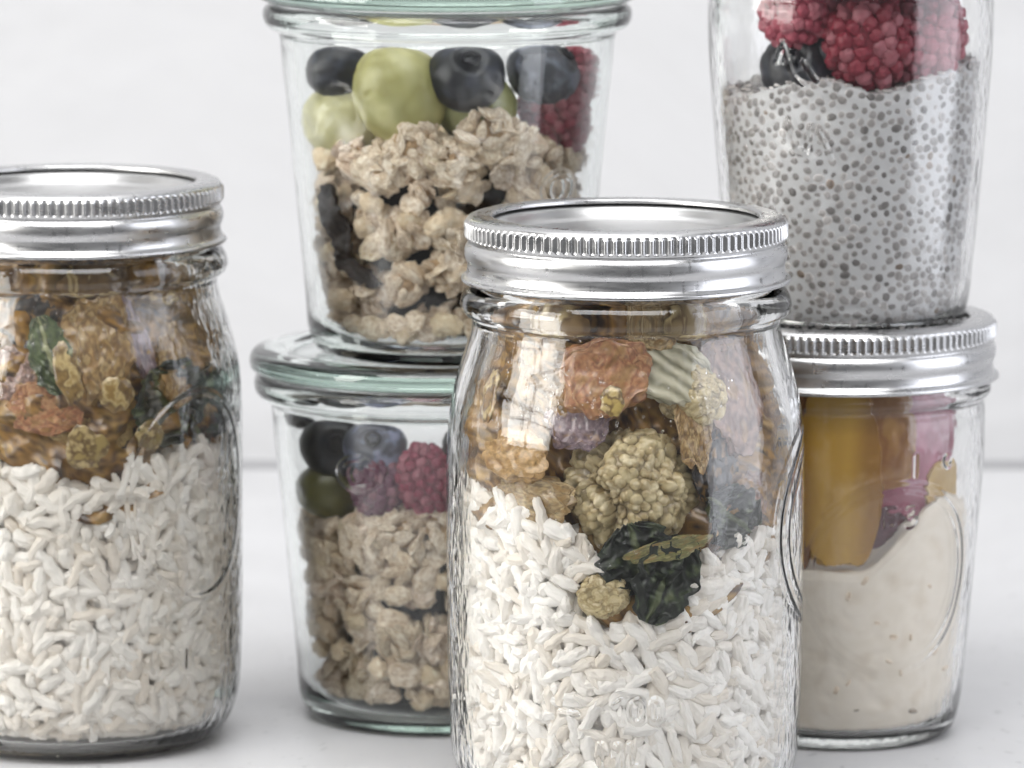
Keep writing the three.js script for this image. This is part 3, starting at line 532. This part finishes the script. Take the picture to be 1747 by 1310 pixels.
function granola(jar, label, top, count, keepOut = []) {
  const g = base('granola', jar.pos.toArray()); tag(g, label, 'granola', null, 'stuff');
  const prof = []; const lo = jar.floor + 1, T = top(0, 10) - 7; for (let k = 0; k <= 20; k++) { const h = lerp(lo, T, k / 20); prof.push([jar.rIn(h) - 9.5, h]); } prof.push([0, T]); prof.unshift([0, lo]);
  const core = mesh('shaded_granola_core', turned(prof, 64, { offset: (th, y) => 1.6 * fbm(Math.cos(th) * 4, Math.sin(th) * 4, y / 6, 2) }), new THREE.MeshStandardMaterial({ color: lin('#1e1612'), roughness: 0.95 }), g); core.userData.kind = 'stuff';  // near-black core puts the shade between flakes into its colour
  const list = [], cells = new Map(), q = new THREE.Quaternion(); let tries = 0;
  while (list.length < count && tries++ < count * 20) {
    const a = rr(-Math.PI, Math.PI), onTop = rnd() < 0.3; let r, h;
    const k = rnd() < 0.26 ? 5 + Math.floor(rnd() * 4) : rnd() < 0.66 ? Math.floor(rnd() * 5) : 9 + Math.floor(rnd() * 2), big = k >= 5 && k < 9, ext = big ? 5.0 : 2.6;
    if (onTop) { r = Math.sqrt(rnd()) * 32; h = top(a, r) - rr(0, 4); } else { h = lerp(lo + 1, top(a, 33), rnd()); r = jar.rIn(h) - 0.3 - ext * rr(0.75, 1.05) - rnd() ** 1.5 * 6; }
    if (h + ext * 0.5 > top(a, r) + 2 || r < 0) continue;
    const m = jar.rIn(Math.max(lo, h - ext * 0.6)) - 0.3 - ext * (big ? 0.98 : onTop ? 1.6 : 0.9); if (r > m) r = m;
    const v = new THREE.Vector3(r * Math.sin(a), Math.max(h, lo + ext * (big ? 0.95 : 1.35)), r * Math.cos(a)), key = `${big}` + [0, 1, 2].map((c) => Math.floor(v.getComponent(c) / (big ? 7.8 : 4.0))).join();
    if (cells.has(key) || keepOut.some(([p, d]) => p.distanceTo(v) < d + (big ? 3 : 1))) continue; cells.set(key, 1);
    if (big || onTop) q.setFromEuler(new THREE.Euler(rr(0, 6.28), rr(0, 6.28), rr(0, 6.28)));
    else q.setFromUnitVectors(new THREE.Vector3(0, 0, 1), new THREE.Vector3(Math.sin(a) + rr(-0.45, 0.45), rr(-0.7, 0.7), Math.cos(a) + rr(-0.45, 0.45)).normalize()).multiply(new THREE.Quaternion().setFromAxisAngle(new THREE.Vector3(0, 0, 1), rr(0, 6.28)));
    const sc = rr(0.78, 1.12), tone = rr(0.8, 1.08);
    list.push({ g: k, m: new THREE.Matrix4().compose(v.multiplyScalar(MM), q.clone(), new THREE.Vector3(sc, sc, sc)), c: new THREE.Color(tone, tone * rr(0.97, 1.0), tone * rr(0.93, 1.02)) });
  }
  scatterMass(g, 'oat_flakes', oatGeos, oatMat, list);
}
const topOf = (h0, peaks, s) => (a, r) => { const x = Math.sin(a) * r, z = Math.cos(a) * r; let h = h0 + 1.6 * fbm(x / 8 + s, z / 8, s, 2); for (const [px, amp, w] of peaks) h += amp * Math.exp(-(((x - px) / w) ** 2)) * sstep(-10, 25, z); return h; };
const wtopTop = topOf(51, [[-8, 3, 7], [14, 3, 8]], 2), wlowTop = topOf(50, [[-2, 2, 8]], 5);
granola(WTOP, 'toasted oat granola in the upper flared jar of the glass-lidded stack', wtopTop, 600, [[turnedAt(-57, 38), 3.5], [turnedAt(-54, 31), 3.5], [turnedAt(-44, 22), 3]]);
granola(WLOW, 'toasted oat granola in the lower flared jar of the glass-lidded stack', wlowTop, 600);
// the crumbly lumps that stand out of the granola
function lumps(jar, label, group, where, spots) {
  spots.forEach(([deg, h, size], i) => {
    const g = clusterGeo(size, 80 + i * 2.3 + jar.pos.y, 26); turnedGeo(g, rr(0, 6), rr(0, 6), rr(0, 6));
    place('granola_cluster', jar, polar(deg, jar.rIn(h) - size * 0.8, h), g, oatMat, `${label} ${where[i]}`, 'granola cluster', group);
  });
}
lumps(WTOP, 'crumbly oat cluster in the upper flared jar', 'oat clusters on the upper granola', ['peaking just below the tall grape', 'peaking below the half hidden grape', 'beside the dark red raspberry', 'in the dip between the two peaks', 'below the pale left grape'], [[-14, 53, 7], [18, 55, 7.5], [30, 52, 6.5], [4, 49, 6], [-30, 47, 5.5]]);
lumps(WLOW, 'crumbly oat cluster in the lower flared jar', 'oat clusters on the lower granola', ['below the mauve raspberry', 'below the pink red raspberry', 'below the olive grape'], [[-16, 50, 7], [4, 51, 7], [-34, 46, 6]]);

// ---- berries and grapes
const berryPaint = (s, dark, bloomVeil, amount) => { const D = lin(dark), B = lin(bloomVeil), o = new THREE.Color(); return (v) => o.copy(D).lerp(B, Math.min(1, amount * sstep(-0.15, 0.75, fbm(v.x * 1.8 + s, v.y * 1.8, v.z * 1.8, 3)) + 0.08)); };
const berryMat = wet({ roughness: 0.48, clearcoat: 0.12, clearcoatRoughness: 0.3 }), grapeMat = wet({ roughness: 0.42, clearcoat: 0.25, clearcoatRoughness: 0.15 });
function blueberry(jar, label, deg, h, r, s, { d = jar.rIn(h) - r - 0.4, dark = '#0b0c12', bloomVeil = '#363b4c', amount = 0.6, tilt = [0.5, 0], group } = {}) {
  const at = polar(deg, d, h), g = base('blueberry', at.clone().add(jar.pos).toArray()); tag(g, label, 'blueberry', group);
  const body = lump(r, r * 0.9, r, { detail: 18, s, amp: 0.03, fine: 0.004, paint: berryPaint(s, dark, bloomVeil, amount), shape: (v) => 1 - 0.16 * sstep(0.86, 0.97, v.y) });
  body.rotateX(tilt[0]); body.rotateZ(tilt[1]); press(body, at, jar); mesh('berry_skin', body, berryMat, g);
  const cr = []; for (let i = 0; i < 5; i++) { const p = lump(r * 0.16, r * 0.07, r * 0.05, { detail: 3, s: s + i, amp: 0.2 }); p.rotateX(-0.5); p.translate(0, r * 0.84 * MM, r * 0.2 * MM); p.rotateY(i * 1.2566); cr.push(p); }
  const c = mergeGeometries(cr); c.rotateX(tilt[0]); c.rotateZ(tilt[1]); press(c, at, jar); mesh('calyx', c, new THREE.MeshStandardMaterial({ color: lin('#1a1a22'), roughness: 0.8 }), g);
}
function grape(jar, label, deg, h, size, s, { d, rot = [0, 0, 0], colors = ['#b9b57c', '#a5a063', '#c6c28c', '#b0aa70'] } = {}) {
  const r = d ?? jar.rIn(h) - size[2] - 0.4, veins = mixPaint(colors, s, 0.8), o = new THREE.Color();
  const g = lump(...size, { detail: 20, s, amp: 0.022, fine: 0.004, paint: (v) => o.copy(veins(v)).multiplyScalar(0.94 + 0.06 * Math.sin(Math.atan2(v.x, v.z) * 9 + 2 * v.y)) });
  turnedGeo(g, ...rot); return place('grape', jar, polar(deg, r, h), g, grapeMat, label, 'grape');
}
const drup = [0, 1, 2].map((i) => lump(1, 1.08, 0.92, { detail: 6, s: i + 70, amp: 0.20, fine: 0.02 }));
function raspberry(jar, label, deg, h, size, s, color, { d, rot = [0, 0, 0], rough = 0.35 } = {}) {
  const r = d ?? jar.rIn(h) - size[0] * 0.95, at = polar(deg, r, h), g = base('raspberry', at.clone().add(jar.pos).toArray()); tag(g, label, 'raspberry');
  const q = new THREE.Quaternion().setFromEuler(new THREE.Euler(...rot)), C = lin(color), A = C.clone().lerp(lin('#c08a92'), 0.3), B = C.clone().multiplyScalar(0.75);
  const mats = [C, A, B].map((c) => new THREE.MeshPhysicalMaterial({ color: c, roughness: 0.6, clearcoat: 0.2, clearcoatRoughness: 0.2 }));
  const core = lump(size[0] * 0.87, size[1] * 0.9, size[0] * 0.87, { detail: 12, s, amp: 0.10 }); core.applyQuaternion(q); press(core, at, jar, 1.2); mesh('berry_flesh', core, mats[2], g);
  const rings = 10;
  for (let j = 0; j < rings; j++) {
    const t = (j + 0.5) / rings, phi = t * Math.PI * 0.94, n = Math.max(1, Math.round(Math.sin(phi) * 15));
    for (let i = 0; i < n; i++) {
      const a = (i + (j % 2) * 0.5 + rr(-0.1, 0.1)) / n * 2 * Math.PI, v = new THREE.Vector3(Math.sin(phi) * Math.cos(a) * size[0] * 0.86, Math.cos(phi) * size[1] * 0.9, Math.sin(phi) * Math.sin(a) * size[0] * 0.86).applyQuaternion(q);
      const k = size[0] * rr(0.15, 0.235), w = v.clone().add(at), R = Math.hypot(w.x, w.z), lim = jar.rIn(w.y) - k - 0.3; if (R > lim) { w.x *= lim / R; w.z *= lim / R; v.copy(w).sub(at); }
      const m = mesh('drupelet', drup[(i + j) % 3], mats[rnd() < 0.6 ? 0 : 1], g); m.position.copy(v).multiplyScalar(MM); m.scale.setScalar(k); m.rotation.set(rr(0, 6), rr(0, 6), 0);
    }
  }
}
reseed(66);
{
  const J = WTOP;
  blueberry(J, 'dark blueberry at the left under the lid of the upper flared jar', -60, 69, 7.4, 3, { tilt: [-0.6, 0.4], amount: 0.5 });
  blueberry(J, 'dark blueberry just right of the tall green grape in the upper flared jar', 10, 69, 9.0, 6, { tilt: [0.9, -0.2], amount: 0.5 });
  blueberry(J, 'greyish veil-painted blueberry at the right under the lid of the upper flared jar', 54, 69, 8.8, 9, { tilt: [0.2, -0.9], amount: 1, dark: '#23262f', bloomVeil: '#6f7484' });  // paler colours paint the veil of reflected light over this berry
  grape(J, 'tall pale green grape between two blueberries in the upper flared jar', -24, 64.5, [10.8, 12.4, 9.5], 2, { rot: [0, 0, 0.3] });
  grape(J, 'pale green grape resting on the granola below the left blueberry of the upper flared jar', -64, 57, [10.4, 9.8, 9.5], 5, { colors: ['#c4c092', '#b9b480', '#d4d0a6'] });
  grape(J, 'green grape half hidden below the middle blueberry of the upper flared jar', 20, 60.5, [9.4, 9, 9], 8, { d: 21, colors: ['#a0a068', '#8f9058', '#b0b07c'] });
  raspberry(J, 'dark red raspberry against the right side of the upper flared jar', 64, 58.5, [8.2, 10], 4, '#802236', { rot: [0.3, 0, 0.2] });
  raspberry(J, 'small red raspberry behind the greyish blueberry of the upper flared jar', 74, 67, [6.5, 8], 7, '#8a2a3e');
  place('cocoa_shard', J, turnedAt(-56, 33), turnedGeo(leafGeo(3.2, 9.5, 31, ['#241f20', '#342c2c', '#1a1617'], 0.25, 0.9), 0, -0.75, 0.32), softMat, 'tall dark thin shard along the left glass of the upper flared jar', 'dark shard');
  place('cocoa_shard', J, turnedAt(-44, 22), turnedGeo(leafGeo(2.2, 6.5, 33, ['#241f20', '#342c2c', '#1a1617'], 0.3, 0.9), 0, -0.7, 1.1), softMat, 'low slanting dark shard in the granola of the upper flared jar', 'dark shard');
}
function turnedAt(deg, h) { return polar(deg, WTOP.rIn(h) - 2.5, h); }
{
  const J = WLOW;
  blueberry(J, 'black blueberry above the olive grape in the lower flared jar', -57, 68.5, 8.2, 13, { amount: 0.3, tilt: [1.4, -0.3] });
  blueberry(J, 'lavender bloomed blueberry in the middle of the lower flared jar', -29, 69.5, 7.4, 16, { amount: 1, dark: '#2a2d3a', bloomVeil: '#868aa6', tilt: [1.1, 0.2] });
  blueberry(J, 'small dark blueberry under the lid at the far left of the lower flared jar', -78, 74, 3.6, 19, { amount: 0.5 });
  blueberry(J, 'dark blueberry right of the raspberries in the lower flared jar', 18, 70, 7.5, 21, { amount: 0.4 });
  grape(J, 'dark olive grape low at the left of the lower flared jar', -62, 57.5, [8, 7.4, 7.4], 15, { colors: ['#6a6632', '#565228', '#7c7840'] });
  raspberry(J, 'pink red raspberry in the middle of the lower flared jar beside the front jar', -4, 62, [7.6, 8.6], 14, '#82243f', { rot: [0.2, 0, 0.4] });
  raspberry(J, 'mauve raspberry below the lavender blueberry of the lower flared jar', -26, 61, [7, 8], 17, '#64304a', { rot: [0, 0, -0.3] });
}

// ---- chia pudding and its berries
reseed(77);
{
  const J = CHIA, seg = 180, rows = 60, cap = 16, pos = [], idx = [];
  const top = (a, r) => { const x = Math.sin(a) * r; return 61.5 + 1.2 * fbm(x / 6, Math.cos(a) * r / 6, 4, 2) - 4 * sstep(-12, -26, x) - 3.0 * Math.exp(-(((x - 5) / 6) ** 2)) + 3 * sstep(14, 26, x); };
  for (let i = 0; i <= seg; i++) for (let k = 0; k <= rows + cap; k++) {
    const a = i / seg * 2 * Math.PI - Math.PI; let r, h;
    if (k <= rows) { h = lerp(J.floor + 0.3, top(a, 30), k / rows); r = J.rIn(h) - 0.5 - (k > rows - 2 ? 0.6 : 0); } else { const f = 1 - (k - rows) / cap; r = f * (J.rIn(62) - 1); h = top(a, r) + (r > 1 ? 0.5 * noise(Math.sin(a) * r / 2, Math.cos(a) * r / 2, 2) : 0); }
    if (r > 2 && k <= rows) r -= 0.25 * Math.max(0, fbm(Math.cos(a) * 13, Math.sin(a) * 13, h / 2.4, 2));
    pos.push(r * Math.sin(a) * MM, h * MM, r * Math.cos(a) * MM);
  }
  const n = rows + cap + 1; for (let i = 0; i < seg; i++) for (let k = 0; k < n - 1; k++) { const A = i * n + k, B = A + n; idx.push(A, B, A + 1, B + 1, A + 1, B); }
  const g = new THREE.BufferGeometry(); g.setAttribute('position', new THREE.Float32BufferAttribute(pos, 3)); g.setIndex(idx); g.computeVertexNormals();
  const pud = base('chia_pudding', J.pos.toArray()); tag(pud, 'pale grey chia pudding speckled with soaked seeds in the upper tapered jar', 'chia pudding');
  mesh('pudding', g, wet({ vertexColors: false, color: lin('#c9c9ca'), roughness: 0.4, clearcoat: 0.2 }), pud);
  const geos = [0, 1].map((i) => lump(0.96, 1.2, 0.5, { detail: 6, s: i, amp: 0.15, freq: 1.2, paint: (v) => new THREE.Color(1, 1, 1).multiplyScalar(lerp(1.75, 0.85, sstep(0.25, 0.85, Math.abs(v.z)))) }));
  const list = [], cells = new Map(), Z = new THREE.Vector3(0, 0, 1), v = new THREE.Vector3(); let tries = 0;
  while (list.length < 5600 && tries++ < 120000) {
    const a = rr(-Math.PI, Math.PI), onTop = rnd() < 0.12; let r, h;
    if (onTop) { r = Math.sqrt(rnd()) * 29; h = top(a, r) + 0.1; } else { h = lerp(J.floor + 1, top(a, 30) - 0.6, rnd()); r = J.rIn(h) - 0.62 - rnd() * 0.2; }
    v.set(r * Math.sin(a), h, r * Math.cos(a)); let near = false; const c = [0, 1, 2].map((k) => Math.floor(v.getComponent(k) / 1.92));
    for (let x = -1; x <= 1 && !near; x++) for (let y = -1; y <= 1 && !near; y++) for (let z = -1; z <= 1 && !near; z++) { const o = cells.get([c[0] + x, c[1] + y, c[2] + z].join()); if (o && o.distanceTo(v) < 1.92) near = true; }
    if (near) continue; cells.set(c.join(), v.clone());
    const nrm = onTop ? new THREE.Vector3(0, 1, 0) : new THREE.Vector3(Math.sin(a), 0, Math.cos(a)), q = new THREE.Quaternion().setFromUnitVectors(Z, nrm).multiply(new THREE.Quaternion().setFromAxisAngle(Z, rr(0, 3.14))), s = rr(0.72, 1.12), t = rnd();
    const col = lin(t < 0.55 ? '#9c9896' : t < 0.75 ? '#7b7775' : t < 0.98 ? '#b2aeac' : '#8a7a6c').multiplyScalar(rr(0.75, 1.15));
    list.push({ g: list.length % 2, m: new THREE.Matrix4().compose(v.clone().multiplyScalar(MM), q, new THREE.Vector3(s, s * rr(0.85, 1.1), s)), c: col });
  }
  scatterMass(pud, 'chia_seeds', geos, new THREE.MeshPhysicalMaterial({ color: 0xffffff, vertexColors: true, roughness: 0.45, clearcoat: 0.2 }), list);
  raspberry(J, 'large deep red raspberry sunk in the middle of the chia pudding', 7, 69.5, [10.2, 11.5], 24, '#7e1a2e', { rot: [0.4, 0, 0.25] });
  raspberry(J, 'crushed pink red raspberry above the dark blueberry on the chia pudding', -36, 77, [9.5, 8], 27, '#9c3e50', { rot: [0, 0, 1.2] });
  raspberry(J, 'pale pink raspberry against the right side above the chia pudding', 46, 70, [9, 12], 30, '#a04e5e', { rot: [0, 0, -0.3] });
  raspberry(J, 'red raspberry behind the other berries of the chia jar', 20, 80, [9, 9], 33, '#8a2438', { d: 12 });
  blueberry(J, 'black blueberry sunk at the left edge of the chia pudding', -37, 63.5, 8.6, 26, { amount: 0.35, tilt: [1.0, 0.5] });
  blueberry(J, 'dark blueberry behind the large raspberry on the chia pudding', -12, 68, 7.5, 29, { amount: 0.35, d: 17 });
}

// ---- porridge and fruit slices
reseed(88);
{
  const J = LOWER, seg = 160, rows = 50, cap = 14, pos = [], idx = [], col = [], P = mixPaint(['#ece2d2', '#f1e8da', '#e5d9c7'], 5, 5), d = new THREE.Vector3();
  const top = (a, r) => { const x = Math.sin(a) * r; return 43.5 + 17 * sstep(2, 22, x) - 5 * sstep(23, 29, x) + 2.5 * sstep(-8, -20, x) + 0.8 * fbm(x / 5, Math.cos(a) * r / 5, 8, 2); };
  for (let i = 0; i <= seg; i++) for (let k = 0; k <= rows + cap; k++) {
    const a = i / seg * 2 * Math.PI - Math.PI; let r, h;
    if (k <= rows) { h = lerp(J.floor + 0.3, top(a, 29), k / rows); r = J.rIn(h) - 0.35 - (k > rows - 2 ? 0.7 : 0); } else { const f = 1 - (k - rows) / cap; r = f * (J.rIn(50) - 1); h = top(a, r); }
    if (r > 2 && k <= rows) r -= 0.5 * Math.max(0, fbm(Math.cos(a) * 7, Math.sin(a) * 7, h / 4, 4) - 0.1);
    d.set(Math.sin(a), h / 30, Math.cos(a)); const c = P(d); col.push(c.r, c.g, c.b); pos.push(r * Math.sin(a) * MM, h * MM, r * Math.cos(a) * MM);
  }
  const n = rows + cap + 1; for (let i = 0; i < seg; i++) for (let k = 0; k < n - 1; k++) { const A = i * n + k, B = A + n; idx.push(A, B, A + 1, B + 1, A + 1, B); }
  const g = new THREE.BufferGeometry(); g.setAttribute('position', new THREE.Float32BufferAttribute(pos, 3)); g.setAttribute('color', new THREE.Float32BufferAttribute(col, 3)); g.setIndex(idx); g.computeVertexNormals();
  const por = base('porridge', J.pos.toArray()); tag(por, 'smooth cream porridge with a sloping top in the lower tapered jar', 'porridge');
  mesh('porridge_body', g, softMat, por);
  const list = []; for (let i = 0; i < 22; i++) { const a = rr(-1.4, 1.4), h = rr(8, 42), r = J.rIn(h) - 0.6, nrm = new THREE.Vector3(Math.sin(a), 0, Math.cos(a)), q = new THREE.Quaternion().setFromUnitVectors(new THREE.Vector3(0, 0, 1), nrm).multiply(new THREE.Quaternion().setFromAxisAngle(new THREE.Vector3(0, 0, 1), rr(0, 6))), s = rr(0.2, 0.42); list.push({ g: i % 5, m: new THREE.Matrix4().compose(nrm.clone().multiplyScalar(r).setY(h).multiplyScalar(MM), q, new THREE.Vector3(s * 0.6, s, 0.5)), c: new THREE.Color(1, 1, 1).multiplyScalar(rnd() < 0.3 ? 0.5 : 1.05) }); }
  scatterMass(por, 'oat_specks', flakes, oatMat, list);
  const shadedFleshPaint = (mid, edge, s) => { const A = lin(mid), B = lin(edge), o = new THREE.Color(); return (v) => o.copy(A).lerp(B, sstep(0.25, 0.8, Math.abs(v.x + 0.1)) * 0.8 + 0.18 * fbm(v.x * 1.5 + s, v.y * 0.8, v.z + s, 2)); };  // browner edges put a shading gradient into the slice colour
  const slice = (name, label, cat, deg, h, size, s, colors, o = {}) => chunk(J, null, label, cat, deg, h, size, s, { name, ...(colors ? { colors } : {}), amp: 0.10, fine: 0.02, pf: 1.4, shape: squarish(3.2), mat: grapeMat, ...o });
  slice('peach_slice', 'tall mustard yellow peach slice against the glass above the porridge', 'peach slice', -5, 66, [9.5, 21, 8], 3, null, { paint: shadedFleshPaint('#c59a38', '#8f6222', 3) });
  slice('peach_slice', 'brownish peach slice beside the front jar at the left of the porridge jar', 'peach slice', -32, 65, [7.5, 22, 7], 6, null, { paint: shadedFleshPaint('#9c6824', '#6a3c10', 6) });
  slice('peach_slice', 'short orange brown peach piece under the band between yellow slice and plum', 'peach slice', 16, 74, [7.5, 11, 6], 9, ['#96692f', '#86582a', '#a67a3c']);
  slice('peach_slice', 'small yellow peach tip showing at the right above the porridge', 'peach slice', 52, 62, [6, 6, 5], 12, ['#c0a060', '#b08f4c']);
  slice('plum_slice', 'mauve pink plum slice standing right of the yellow peach', 'plum slice', 35, 72, [12, 16, 8], 15, ['#985064', '#843e52', '#a8667a'], { rot: [0, 0, -0.35] });
  slice('plum_slice', 'dark plum piece wedged between peach and porridge', 'plum slice', 18, 59, [6.5, 10, 5], 18, ['#5e3440', '#4c2832', '#704450'], { rot: [0, 0, -0.7] });
}
renderer.render(scene, camera);
